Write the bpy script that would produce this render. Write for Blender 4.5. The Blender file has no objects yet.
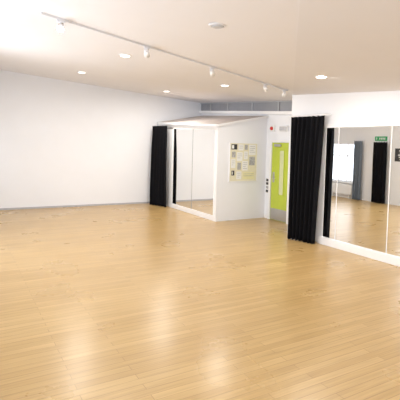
import bpy, bmesh, math, random
from mathutils import Vector, Matrix
random.seed(7)
S=bpy.context.scene
COL=S.collection

# ------------------------------------------------------------------ materials
def mat(name,col,rough=.6,metal=0.,emit=None,es=0.,spec=.5,noise=0.,nscale=20,bump=0.):
    m=bpy.data.materials.new(name);m.use_nodes=True
    nt=m.node_tree;b=nt.nodes['Principled BSDF']
    b.inputs['Base Color'].default_value=(*col,1)
    b.inputs['Roughness'].default_value=rough
    b.inputs['Metallic'].default_value=metal
    b.inputs['Specular IOR Level'].default_value=spec
    if emit: 
        b.inputs['Emission Color'].default_value=(*emit,1);b.inputs['Emission Strength'].default_value=es
    if noise or bump:
        tc=nt.nodes.new('ShaderNodeTexCoord');n=nt.nodes.new('ShaderNodeTexNoise')
        n.inputs['Scale'].default_value=nscale;n.inputs['Detail'].default_value=4
        nt.links.new(tc.outputs['Object'],n.inputs['Vector'])
        if noise:
            r=nt.nodes.new('ShaderNodeValToRGB')
            r.color_ramp.elements[0].color=(*[c*(1-noise) for c in col],1)
            r.color_ramp.elements[1].color=(*[min(1,c*(1+noise)) for c in col],1)
            r.color_ramp.elements[0].position=.3;r.color_ramp.elements[1].position=.7
            nt.links.new(n.outputs['Fac'],r.inputs['Fac']);nt.links.new(r.outputs['Color'],b.inputs['Base Color'])
        if bump:
            bp=nt.nodes.new('ShaderNodeBump');bp.inputs['Strength'].default_value=bump;bp.inputs['Distance'].default_value=.01
            nt.links.new(n.outputs['Fac'],bp.inputs['Height']);nt.links.new(bp.outputs['Normal'],b.inputs['Normal'])
    return m

M_wall=mat('wall_paint',(.85,.865,.90),.75,noise=.008,nscale=3,bump=.03)
M_wall2=mat('wall_paint_right',(.83,.835,.86),.75,noise=.008,nscale=3,bump=.03)
M_ceil=mat('ceiling_paint',(.79,.77,.775),.85,noise=.008,nscale=2)
M_ceil2=mat('ceiling_paint_panel',(.76,.74,.745),.85,noise=.008,nscale=2)
M_white=mat('white_gloss',(.87,.87,.88),.35,noise=.01,nscale=5)
M_track=mat('track_metal',(.72,.72,.74),.4,noise=.02,nscale=5)
M_roof=mat('booth_roof_board',(.60,.54,.51),.7,noise=.06,nscale=6)
M_mirror=mat('mirror_glass',(.94,.955,.96),.012,1.,noise=.003,nscale=2)
M_seam=mat('mirror_joint',(.35,.36,.37),.4,noise=.05)
M_curt=mat('black_velvet',(.008,.008,.010),.95,spec=.12,noise=.3,nscale=60,bump=.2)
M_curt2=mat('blue_grey_curtain',(.16,.19,.23),.9,spec=.15,noise=.15,nscale=60,bump=.2)
M_dark=mat('dark_glazing',(.27,.28,.31),.35,noise=.08,nscale=3)
M_dframe=mat('grey_frame',(.40,.41,.44),.5,noise=.05)
M_lime=mat('lime_paint',(.50,.60,.06),.4,noise=.03,nscale=8)
M_vis=mat('vision_glass',(.66,.70,.40),.15,noise=.06,nscale=5)
M_steel=mat('brushed_steel',(.55,.55,.56),.35,.8,noise=.05,nscale=40)
M_skirt=mat('skirting_grey',(.45,.45,.48),.5,noise=.05)
M_board=mat('cream_board',(.78,.74,.56),.8,noise=.03,nscale=12)
M_paper=mat('paper_white',(.86,.86,.84),.7,noise=.02)
M_yel=mat('paper_yellow',(.80,.76,.46),.7,noise=.03)
M_blk=mat('printed_black',(.03,.03,.035),.5,noise=.2)
M_gry=mat('printed_grey',(.42,.42,.43),.6,noise=.3,nscale=30)
M_red=mat('red_plastic',(.6,.03,.02),.4,noise=.05)
M_green=mat('sign_green',(.02,.35,.12),.4,noise=.05)
M_lamp=mat('lamp_glow',(1,1,1),.5,emit=(1,.94,.82),es=30,noise=.01)
M_lamp2=mat('lamp_glow_soft',(1,1,1),.5,emit=(1,.96,.88),es=3.0,noise=.01)
M_dot=mat('lens_grey',(.5,.5,.52),.3,noise=.05)

def floor_mat():
    m=bpy.data.materials.new('beech_strip_floor');m.use_nodes=True
    nt=m.node_tree;N=nt.nodes;L=nt.links;b=N['Principled BSDF']
    tc=N.new('ShaderNodeTexCoord')
    br=N.new('ShaderNodeTexBrick');br.offset=.37;br.offset_frequency=2;br.squash=1
    br.inputs['Scale'].default_value=1.0
    br.inputs['Brick Width'].default_value=1.15;br.inputs['Row Height'].default_value=.072
    br.inputs['Mortar Size'].default_value=.0022;br.inputs['Mortar Smooth'].default_value=.3
    br.inputs['Bias'].default_value=0
    br.inputs['Color1'].default_value=(.56,.380,.165,1)
    br.inputs['Color2'].default_value=(.475,.308,.122,1)
    br.inputs['Mortar'].default_value=(.33,.20,.075,1)
    L.new(tc.outputs['Object'],br.inputs['Vector'])
    mp=N.new('ShaderNodeMapping');mp.inputs['Scale'].default_value=(2.0,45,1)
    L.new(tc.outputs['Object'],mp.inputs['Vector'])
    n=N.new('ShaderNodeTexNoise');n.inputs['Scale'].default_value=1.0;n.inputs['Detail'].default_value=6
    L.new(mp.outputs['Vector'],n.inputs['Vector'])
    r=N.new('ShaderNodeValToRGB');r.color_ramp.elements[0].color=(.82,.80,.77,1);r.color_ramp.elements[1].color=(1.06,1.06,1.06,1)
    r.color_ramp.elements[0].position=.3;r.color_ramp.elements[1].position=.7
    L.new(n.outputs['Fac'],r.inputs['Fac'])
    mx=N.new('ShaderNodeMix');mx.data_type='RGBA';mx.blend_type='MULTIPLY';mx.inputs['Factor'].default_value=.85
    L.new(br.outputs['Color'],mx.inputs[6]);L.new(r.outputs['Color'],mx.inputs[7])
    L.new(mx.outputs[2],b.inputs['Base Color'])
    n2=N.new('ShaderNodeTexNoise');n2.inputs['Scale'].default_value=1.3;n2.inputs['Detail'].default_value=5
    L.new(tc.outputs['Object'],n2.inputs['Vector'])
    mr=N.new('ShaderNodeMapRange');mr.inputs['To Min'].default_value=.22;mr.inputs['To Max'].default_value=.36
    L.new(n2.outputs['Fac'],mr.inputs['Value']);L.new(mr.outputs['Result'],b.inputs['Roughness'])
    bp=N.new('ShaderNodeBump');bp.inputs['Strength'].default_value=.06;bp.inputs['Distance'].default_value=.004
    L.new(n.outputs['Fac'],bp.inputs['Height']);L.new(bp.outputs['Normal'],b.inputs['Normal'])
    b.inputs['Specular IOR Level'].default_value=.62
    return m
M_floor=floor_mat()

# ------------------------------------------------------------------ mesh helpers
def obj(name,verts,faces,m,parent=None):
    me=bpy.data.meshes.new(name);me.from_pydata([tuple(v) for v in verts],[],faces);me.update()
    bm=bmesh.new();bm.from_mesh(me);bmesh.ops.recalc_face_normals(bm,faces=bm.faces);bm.to_mesh(me);bm.free()
    o=bpy.data.objects.new(name,me);COL.objects.link(o);me.materials.append(m)
    if parent:o.parent=parent
    return o
def prism(name,base,z0,z1,m,parent=None):
    n=len(base)
    z0=z0 if isinstance(z0,(list,tuple)) else [z0]*n
    z1=z1 if isinstance(z1,(list,tuple)) else [z1]*n
    v=[(x,y,z) for (x,y),z in zip(base,z0)]+[(x,y,z) for (x,y),z in zip(base,z1)]
    f=[list(range(n))[::-1],list(range(n,2*n))]+[[i,(i+1)%n,n+(i+1)%n,n+i] for i in range(n)]
    return obj(name,v,f,m,parent)
def box(name,x0,x1,y0,y1,z0,z1,m,parent=None,bev=0.):
    o=prism(name,[(x0,y0),(x1,y0),(x1,y1),(x0,y1)],z0,z1,m,parent)
    if bev:
        b=o.modifiers.new('bevel','BEVEL');b.width=bev;b.segments=2
    return o
def cyl(name,p0,p1,r0,r1,m,parent=None,seg=32,smooth=True):
    p0=Vector(p0);p1=Vector(p1);d=(p1-p0);q=d.to_track_quat('Z','Y')
    v=[];
    for p,r in((p0,r0),(p1,r1)):
        for i in range(seg):
            a=2*math.pi*i/seg;v.append(p+q@Vector((r*math.cos(a),r*math.sin(a),0)))
    f=[list(range(seg))[::-1],list(range(seg,2*seg))]+[[i,(i+1)%seg,seg+(i+1)%seg,seg+i] for i in range(seg)]
    o=obj(name,v,f,m,parent)
    if smooth:
        for p in o.data.polygons:
            if len(p.vertices)==4:p.use_smooth=True
    return o
def empty(name,loc=(0,0,0)):
    e=bpy.data.objects.new(name,None);COL.objects.link(e);e.location=loc;e.empty_display_size=.1
    return e
def zc(x,y): return 2.7-.0735*(x-5)+.0583*(y-5)
def yl(x): return 11.2099-.0156*(x-5)
XR=5.685; XD=6.44; XO=-.45; YN=-3.0

# ------------------------------------------------------------------ room shell
prism('floor',[(XO-.2,YN-.2),(XD+.2,YN-.2),(XD+.2,11.5),(XO-.2,11.5)],-.1,0,M_floor)
cb=[(XO-.2,YN-.2),(XD+.2,YN-.2),(XD+.2,11.5),(XO-.2,11.5)]
prism('ceiling',cb,[zc(*p) for p in cb],[zc(*p)+.12 for p in cb],M_ceil)
cp=[(5.70,6.36),(XO,-.56),(XO,YN),(5.70,YN)]
prism('ceiling_panel',cp,[zc(*p)-.012 for p in cp],[zc(*p)+.01 for p in cp],M_ceil2)
lw=[(XO-.2,yl(XO)),(XD+.2,yl(XD)),(XD+.2,yl(XD)+.15),(XO-.2,yl(XO)+.15)]
prism('wall_left',lw,-.05,[zc(*p)+.05 for p in lw],M_wall)
dw=[(XD,6.2),(XD+.15,6.2),(XD+.15,11.3),(XD,11.3)]
prism('wall_back',dw,-.05,[zc(*p)+.05 for p in dw],M_wall)
rw=[(XR,YN),(XD+.05,YN),(XD+.05,6.36),(XR,6.36)]
prism('wall_right',rw,-.05,[zc(*p)+.05 for p in rw],M_wall2)
wn=empty('wall_near')
NA,NB,NZ0,NZ1=1.0,4.4,.85,2.2
for nm,a,b,z0,z1 in (('pier_left',XO-.2,NA,-.05,None),('pier_right',NB,XD+.2,-.05,None),('sill_wall',NA,NB,-.05,NZ0),('lintel',NA,NB,NZ1,None)):
    p=[(a,YN-.15),(b,YN-.15),(b,YN),(a,YN)]
    prism(nm,p,z0,z1 if z1 is not None else [zc(*q)+.05 for q in p],M_wall2,wn)
wins_and_fill=[(9.95,11.0,.55,1.90),(5.9,8.0,.9,2.4),(3.2,5.3,.9,2.4),(.9,2.6,.9,2.3)]  # only the first is real; the others are added, unseen, for more light
rad=[3.0,9,6,4.5]
wo=empty('wall_window_side')
ys=[YN]
for a,b,z0,z1 in sorted(wins_and_fill):
    p=[(XO-.15,ys[-1]),(XO,ys[-1]),(XO,a),(XO-.15,a)]
    prism('pier',p,-.05,[zc(*q)+.05 for q in p],M_wall2,wo)
    p=[(XO-.15,a),(XO,a),(XO,b),(XO-.15,b)]
    prism('sill_wall',p,-.05,z0,M_wall2,wo)
    prism('lintel',p,z1,[zc(*q)+.05 for q in p],M_wall2,wo)
    ys.append(b)
p=[(XO-.15,ys[-1]),(XO,ys[-1]),(XO,11.3),(XO-.15,11.3)]
prism('pier',p,-.05,[zc(*q)+.05 for q in p],M_wall2,wo)
def daylight_or_fill(w,i,sx,sy,e,loc,rot):  # area lamp; all but the first shine through added openings as fill
    ld=bpy.data.lights.new('window_daylight','AREA');ld.shape='RECTANGLE';ld.size=sx;ld.size_y=sy
    ld.energy=sx*sy*math.pi*e;ld.color=(.91,.95,1.0)
    lo=bpy.data.objects.new('daylight_%d'%i,ld);COL.objects.link(lo)
    lo.location=loc;lo.rotation_euler=rot;lo.parent=w
for i,(a,b,z0,z1) in enumerate(wins_and_fill):
    w=empty('window_%d'%(i+1))
    x0,x1=XO-.10,XO-.04
    for nm,c in (('frame_bottom',(a,b,z0,z0+.05)),('frame_top',(a,b,z1-.05,z1)),('frame_left',(a,a+.05,z0+.05,z1-.05)),('frame_right',(b-.05,b,z0+.05,z1-.05))):
        box(nm,x0,x1,*c,M_white,w)
    for k in (1,2):
        yy=a+(b-a)*k/3
        box('mullion_%d'%k,x0,x1,yy-.02,yy+.02,z0+.05,z1-.05,M_white,w)
    box('transom',x0+.002,x1-.002,a+.05,b-.05,z0+(z1-z0)*.68-.015,z0+(z1-z0)*.68+.015,M_white,w)
    box('sill',XO-.03,XO+.08,a-.03,b+.03,z0-.03,z0,M_white,w)
    daylight_or_fill(w,i+1,b-a,z1-z0,rad[i],(XO-.16,(a+b)/2,(z0+z1)/2),(math.pi/2,0,-math.pi/2))
w=empty('window_5')  # unseen, added in the near wall to light left wall and booth evenly
y0,y1=YN-.10,YN-.04
box('frame_bottom',NA,NB,y0,y1,NZ0,NZ0+.05,M_white,w);box('frame_top',NA,NB,y0,y1,NZ1-.05,NZ1,M_white,w)
for k in range(5):
    xx=NA+.025+(NB-NA-.05)*k/4
    box('mullion_%d'%k,xx-.025,xx+.025,y0,y1,NZ0+.05,NZ1-.05,M_white,w)
box('sill',NA-.03,NB+.03,YN-.03,YN+.08,NZ0-.03,NZ0,M_white,w)
daylight_or_fill(w,5,NB-NA,NZ1-NZ0,6.5,((NA+NB)/2,YN-.16,(NZ0+NZ1)/2),(math.pi/2,0,0))
prism('baseboard_left',[(XO,yl(XO)-.012),(4.95,yl(4.95)-.012),(4.95,yl(4.95)),(XO,yl(XO))],0,.045,M_skirt)
box('baseboard_back',XD-.012,XD,7.86,8.03,0,.08,M_white)

# ------------------------------------------------------------------ mirrored storage booth with pitched roof
bo=empty('mirrored_storage_booth')
FX=5.04
yS=lambda x:7.9958+.0339*(x-5.03)
yb=11.18
prism('side_wall',[(FX,yS(FX)),(XD,yS(XD)),(XD,yS(XD)+.08),(FX,yS(FX)+.08)],0,[2.13,2.40,2.40,2.13],M_wall,bo)
zt=lambda y:2.13+.0483*(y-8)
box('front_base',FX-.012,FX+.06,yS(FX)+.001,yb,0,.12,M_white,bo,.004)
prism('front_header',[(FX-.012,yS(FX)+.001),(FX+.06,yS(FX)+.001),(FX+.06,yb),(FX-.012,yb)],[2.05,2.05,2.14,2.14],[2.128,2.128,zt(yb),zt(yb)],M_white,bo)
box('front_post_right',FX-.012,FX+.06,yS(FX)+.002,8.12,.12,2.06,M_white,bo,.003)
box('front_post_left',FX-.012,FX+.06,10.22,yb,.12,2.15,M_white,bo,.003)
edges=[8.12,9.15,10.22]
for i in range(2):
    a,b=edges[i],edges[i+1]
    f=[(FX,a+.006),(FX+.02,a+.006),(FX+.02,b-.006),(FX,b-.006)]
    prism('mirror_panel_%d'%(i+1),f,.12,[2.05+.028*(q[1]-8)for q in f],M_mirror,bo)
box('mirror_joint',FX-.004,FX+.02,9.143,9.157,.12,2.08,M_seam,bo)
box('front_backing',FX+.021,FX+.05,8.1,yb,.05,2.05,M_seam,bo)
rb=[(FX-.05,yS(FX)-.03),(XD,yS(XD)-.03),(XD,yb),(FX-.05,yb)]
z=[2.128,2.40,2.55,zt(yb)]
prism('pitched_roof',rb,z,[q+.035 for q in z],M_roof,bo)
prism('roof_fascia',[(FX-.062,yS(FX)-.03),(FX-.05,yS(FX)-.03),(FX-.05,yb),(FX-.062,yb)],[2.115,2.115,zt(yb)-.01,zt(yb)-.01],[2.166,2.166,zt(yb)+.038,zt(yb)+.038],M_white,bo)
prism('roof_edge',[(FX-.05,yS(FX)-.042),(XD,yS(XD)-.042),(XD,yS(XD)-.03),(FX-.05,yS(FX)-.03)],[2.115,2.39,2.39,2.115],[2.166,2.438,2.438,2.166],M_white,bo)

# ------------------------------------------------------------------ clerestory strip above booth
cl=empty('clerestory_window')
def strip(name,y0,y1,d0,d1,x0,m):
    p=[(x0,y0),(XD,y0),(XD,y1),(x0,y1)]
    return prism(name,p,[zc(XD,q[1])-d1 for q in p],[zc(XD,q[1])-d0 for q in p],m,cl)
strip('glazing',6.4,11.17,.02,.23,XD-.03,M_dark)
strip('top_rail',6.4,11.17,-.02,.02,XD-.06,M_dframe)
strip('cill_beam',6.4,11.17,.23,.30,XD-.10,M_white)
for k,y in enumerate((7.6,8.6,9.7,10.6)):
    strip('mullion_%d'%k,y-.025,y+.025,.02,.23,XD-.05,M_dframe)

# ------------------------------------------------------------------ lime door
d=empty('door_1')
Y0,Y1,ZD=7.20,7.78,1.80
box('leaf',XD-.035,XD-.002,Y0,Y1,.01,ZD,M_lime,d,.003)
box('frame_right',XD-.06,XD-.001,Y0-.06,Y0-.004,0,ZD+.06,M_white,d,.004)
box('frame_left',XD-.06,XD-.001,Y1+.004,Y1+.07,0,ZD+.06,M_white,d,.004)
box('frame_top',XD-.06,XD-.001,Y0-.004,Y1+.004,ZD+.004,ZD+.06,M_white,d,.004)
box('vision_panel',XD-.042,XD-.034,7.36,7.50,.62,1.62,M_vis,d,.002)
box('vision_bead_left',XD-.046,XD-.034,7.50,7.515,.60,1.64,M_lime,d)
box('vision_bead_right',XD-.046,XD-.034,7.345,7.36,.60,1.64,M_lime,d)
box('kick_plate',XD-.039,XD-.034,Y0+.01,Y1-.01,.02,.28,M_steel,d,.001)
box('push_plate',XD-.039,XD-.034,Y1-.11,Y1-.04,.88,1.12,M_steel,d,.001)
cyl('handle_stem',(XD-.08,Y1-.075,.98),(XD-.038,Y1-.075,.98),.009,.009,M_steel,d,12)
cyl('handle_lever',(XD-.078,Y1-.08,.98),(XD-.078,Y1-.19,.98),.009,.008,M_steel,d,12)
box('closer',XD-.075,XD-.036,Y1-.32,Y1-.10,ZD-.09,ZD-.03,M_steel,d,.004)

s=empty('door_entry_notice')
box('backing',XD-.012,XD-.001,7.90,8.01,.60,.96,M_paper,s,.002)
for k,zz in enumerate((.62,.71,.80,.88)):
    box('print_%d'%k,XD-.015,XD-.011,7.915,7.995,zz,zz+.06,M_blk if k!=1 else M_gry,s)
s=empty('fire_alarm_sounder')
box('back_box',XD-.04,XD,7.74,7.90,2.06,2.20,M_paper,s,.01)
cyl('sounder',(XD-.07,7.82,2.13),(XD-.04,7.82,2.13),.035,.045,M_red,s,24)
s=empty('emergency_light')
box('housing',XD-.05,XD,7.28,7.55,2.06,2.18,M_white,s,.012)
box('diffuser',XD-.066,XD-.05,7.30,7.53,2.075,2.165,M_dot,s,.008)

# ------------------------------------------------------------------ notice board on booth side
nb=empty('notice_board')
def bside(name,x0,x1,z0,z1,t0,t1,m):
    p=[(x0,yS(x0)-t1),(x1,yS(x1)-t1),(x1,yS(x1)-t0),(x0,yS(x0)-t0)]
    return prism(name,p,z0,z1,m,nb)
bside('panel',5.37,6.14,.90,1.76,.001,.015,M_board)
for nm,c in (('rim_bottom',(5.36,6.15,.885,.90)),('rim_top',(5.36,6.15,1.76,1.775)),('rim_left',(5.355,5.37,.885,1.775)),('rim_right',(6.14,6.155,.885,1.775))):
    bside(nm,*c,.001,.022,M_white)
sheets=[(5.40,5.56,1.62,1.74,M_blk),(5.60,5.74,1.60,1.74,M_paper),(5.78,5.86,1.62,1.73,M_gry),(5.90,6.10,1.50,1.74,M_paper),
(5.42,5.52,1.44,1.57,M_gry),(5.56,5.72,1.36,1.56,M_paper),(5.76,5.87,1.40,1.58,M_paper),(5.92,6.08,1.26,1.46,M_gry),
(5.40,5.52,1.20,1.40,M_paper),(5.58,5.68,1.16,1.32,M_gry),(5.72,5.88,1.14,1.36,M_paper),(5.42,5.50,1.03,1.14,M_blk),(5.56,5.70,.94,1.12,M_paper),(5.74,6.08,.94,1.10,M_yel)]
for k,(a,b,c,e,m) in enumerate(sheets):
    bside('sheet_%d'%k,a,b,c,e,.015,.018,m)
    if m is M_paper or m is M_yel:
        n=int((e-c-.04)/.045)
        for j in range(n):
            zz=e-.035-j*.045
            bside('text_%d_%d'%(k,j),a+.02,b-.02-(.04 if j%3==2 else 0),zz-.009,zz,.018,.0185,M_gry)
    if m is M_blk:
        bside('picture_%d'%k,a+.015,a+(b-a)*.45,c+.02,e-.02,.018,.0185,M_paper)

# ------------------------------------------------------------------ wall mirror on right wall
wm=empty('wall_mirror')
seams=[5.42,5.13,4.12,3.08,2.04,1.0]
box('plinth',XR-.06,XR-.001,.98,5.50,0,.13,M_white,wm,.005)
for i in range(5):
    a,b=seams[i+1],seams[i]
    box('mirror_panel_%d'%(i+1),XR-.022,XR-.002,a+.004,b-.004,.13,2.06,M_mirror,wm)
    box('joint_%d'%i,XR-.026,XR-.002,b-.006,b+.006,.13,2.06,M_white,wm)
box('top_rail',XR-.035,XR-.001,1.0,5.44,2.06,2.13,M_white,wm,.004)
cr=empty('curtain_rail')
cyl('rail',(XR-.15,6.28,2.285),(XR-.15,5.30,2.285),.012,.012,M_white,cr,16)
for k,y in enumerate((6.25,5.34)):
    box('bracket_%d'%k,XR-.16,XR,y-.012,y+.012,2.275,2.30,M_white,cr)

# ------------------------------------------------------------------ curtains
def curtain(name,A,B,z0,z1,folds,amp,At=None,Bt=None,seed=1,m=None):
    rnd=random.Random(seed);A=Vector(A);B=Vector(B);At=Vector(At or A);Bt=Vector(Bt or B)
    nu=folds*14;nv=26;ph=[rnd.uniform(-.5,.5) for _ in range(folds+2)];am=[rnd.uniform(.6,1.25) for _ in range(folds+2)]
    V=[];F=[]
    def row(side):
        for j in range(nv+1):
            t=j/nv;z=z1+(z0-z1)*t
            a=At.lerp(A,t);b=Bt.lerp(B,t);dv=(b-a);n=Vector((-dv.y,dv.x)).normalized()
            for i in range(nu+1):
                u=i/nu;k=u*folds;ki=int(k);fr=k-ki
                p0=ph[ki]*(1-fr)+ph[ki+1]*fr;a0=am[ki]*(1-fr)+am[ki+1]*fr
                w=math.sin(2*math.pi*k+p0*(.6+1.2*t))*amp*a0*(.55+.45*min(1,t*3))
                w+=amp*.25*math.sin(4*math.pi*k+3*t+p0*4)
                q=a+dv*(u+.01*math.sin(5*t+9*u)*t)+n*(w+side*.004)
                zz=z+(.012*math.sin(7*u*folds) if j==nv else 0)-(.02*abs(math.sin(math.pi*k)) if j==0 else 0)
                V.append((q.x,q.y,max(zz,.006)))
    row(1);row(-1)
    W=nu+1;H=(nv+1)*W
    for s in(0,H):
        for j in range(nv):
            for i in range(nu):
                v=s+j*W+i;F.append([v,v+1,v+W+1,v+W])
    for j in range(nv):
        for i in (0,nu):
            v=j*W+i;F.append([v,v+W,v+W+H,v+H])
    for i in range(nu):
        for j in (0,nv):
            v=j*W+i;F.append([v,v+1,v+1+H,v+H])
    o=obj(name,V,F,m or M_curt)
    for p in o.data.polygons:p.use_smooth=True
    return o
curtain('black_curtain',(5.40,6.02),(5.50,5.46),.008,2.272,7,.06,(5.52,6.16),(5.54,5.38),seed=3)
curtain('black_curtain',(4.74,11.02),(4.93,10.33),.008,2.20,6,.055,(4.78,11.05),(4.93,10.36),seed=5)
curtain('black_curtain',(XO+.14,9.10),(XO+.14,8.62),.008,1.95,5,.05,seed=8)
curtain('blue_grey_curtain',(XO+.14,9.86),(XO+.14,9.55),.008,1.98,4,.04,seed=9,m=M_curt2)

# ------------------------------------------------------------------ ceiling fittings
def downlight(x,y,lit=True,r=.085,power=16):
    e=empty('recessed_downlight');z=zc(x,y)
    cyl('bezel',(x,y,z-.014),(x,y,z+.002),r,r+.012,M_white,e)
    cyl('lamp_disc',(x,y,z-.018),(x,y,z-.013),r*.78,r*.78,M_lamp if lit else M_lamp2,e)
    ld=bpy.data.lights.new('downlight','AREA');ld.shape='DISK';ld.size=r*1.5;ld.energy=power;ld.color=(1,.95,.88)
    lo=bpy.data.objects.new('lamp_source',ld);COL.objects.link(lo);lo.location=(x,y,z-.022);lo.parent=e
for x,y,l in ((2.24,8.83,0),(2.12,5.92,0),(4.42,4.36,1),(4.43,6.84,0),(4.49,9.55,0),(2.1,1.2,0),(4.4,1.2,0)):
    downlight(x,y,bool(l),power=34 if y>8 else (30 if x>4.4 and y<5 and y>2 else 18))
e=empty('smoke_detector');x,y=2.11,3.41;z=zc(x,y)
cyl('base',(x,y,z-.014),(x,y,z+.002),.075,.085,M_track,e)
cyl('head',(x,y,z-.024),(x,y,z-.014),.045,.06,M_dot,e)

tr=empty('track_light')
A=Vector((.74,4.55));B=Vector((5.23,5.98));dr=(B-A).normalized();nn=Vector((-dr.y,dr.x))*.016
p=[A-nn,B-nn,B+nn,A+nn]
prism('track_rail',[tuple(q) for q in p],[zc(*q)-.022 for q in p],[zc(*q)+.002 for q in p],M_track,tr)
for k,(t,aim,lit) in enumerate(((.22,(-.25,-.75,-.6),1),(1.38,(.45,.75,-.55),0),(2.62,(.6,.6,-.55),0),(4.0,(.7,.4,-.6),0),(4.6,(.5,.8,-.5),0))):
    q=A+dr*t;z=zc(*q)-.022
    am=Vector(aim).normalized();c=Vector((q.x,q.y,z-.066))
    box('adapter_%d'%k,q.x-.04,q.x+.04,q.y-.015,q.y+.015,z-.02,z,M_track,tr,.004)
    cyl('stem_%d'%k,(q.x,q.y,z-.05),(q.x,q.y,z-.015),.008,.008,M_track,tr,12)
    cyl('head_%d'%k,c-am*.044,c+am*.055,.029,.038,M_white,tr,24)
    cyl('rear_cap_%d'%k,c-am*.058,c-am*.044,.018,.029,M_track,tr,24)
    cyl('lens_%d'%k,c+am*.0545,c+am*.058,.032,.032,M_lamp if lit else M_lamp2,tr,24)

# ------------------------------------------------------------------ things on the window side (seen in mirror)
rd=empty('radiator')
box('panel',XO+.05,XO+.09,9.95,10.95,.12,.48,M_white,rd,.006)
for k in range(19):
    y=9.98+k*.051
    box('rib_%d'%k,XO+.09,XO+.098,y,y+.022,.14,.46,M_white,rd)
box('top_grille',XO,XO+.095,9.94,10.96,.48,.49,M_white,rd)
for k,y in enumerate((10.05,10.8)): box('foot_%d'%k,XO+.03,XO+.08,y,y+.03,0,.13,M_white,rd)
ex=empty('exit_sign')
box('plate',XO,XO+.02,8.72,9.16,1.98,2.12,M_green,ex,.002)
for k in range(4): box('letter_%d'%k,XO+.02,XO+.023,8.78+k*.06,8.815+k*.06,2.02,2.08,M_paper,ex)
cyl('figure',(XO+.022,9.09,2.01),(XO+.022,9.09,2.09),.012,.012,M_paper,ex,8)
po=empty('wall_poster')
box('sheet',XO,XO+.008,8.05,8.42,1.35,1.75,M_blk,po)
for k in range(5): box('pattern_%d'%k,XO+.008,XO+.010,8.09,8.20+.03*(k%3)+.05,1.40+k*.065,1.435+k*.065,M_paper,po)

# ------------------------------------------------------------------ world + camera
w=bpy.data.worlds.new('World');S.world=w;w.use_nodes=True
bg=w.node_tree.nodes['Background'];bg.inputs['Color'].default_value=(.75,.85,1,1);bg.inputs['Strength'].default_value=1.5
psi=math.radians(60.1093);pt=math.radians(2.8235);r=math.radians(1.4863)
fw=Vector((math.cos(psi)*math.cos(pt),math.sin(psi)*math.cos(pt),-math.sin(pt)))
rt=Vector((math.sin(psi),-math.cos(psi),0));up=rt.cross(fw)
R=rt*math.cos(r)+up*math.sin(r);U=-rt*math.sin(r)+up*math.cos(r)
cd=bpy.data.cameras.new('camera');co=bpy.data.objects.new('camera',cd);COL.objects.link(co)
mt=Matrix((R,U,-fw)).transposed().to_4x4();mt.translation=Vector((0,0,1.7071));co.matrix_world=mt
cd.sensor_width=36;cd.lens=426.1647*36/400;cd.shift_y=-34.234/400;cd.clip_start=.02
S.camera=co
S.view_settings.view_transform='Standard'
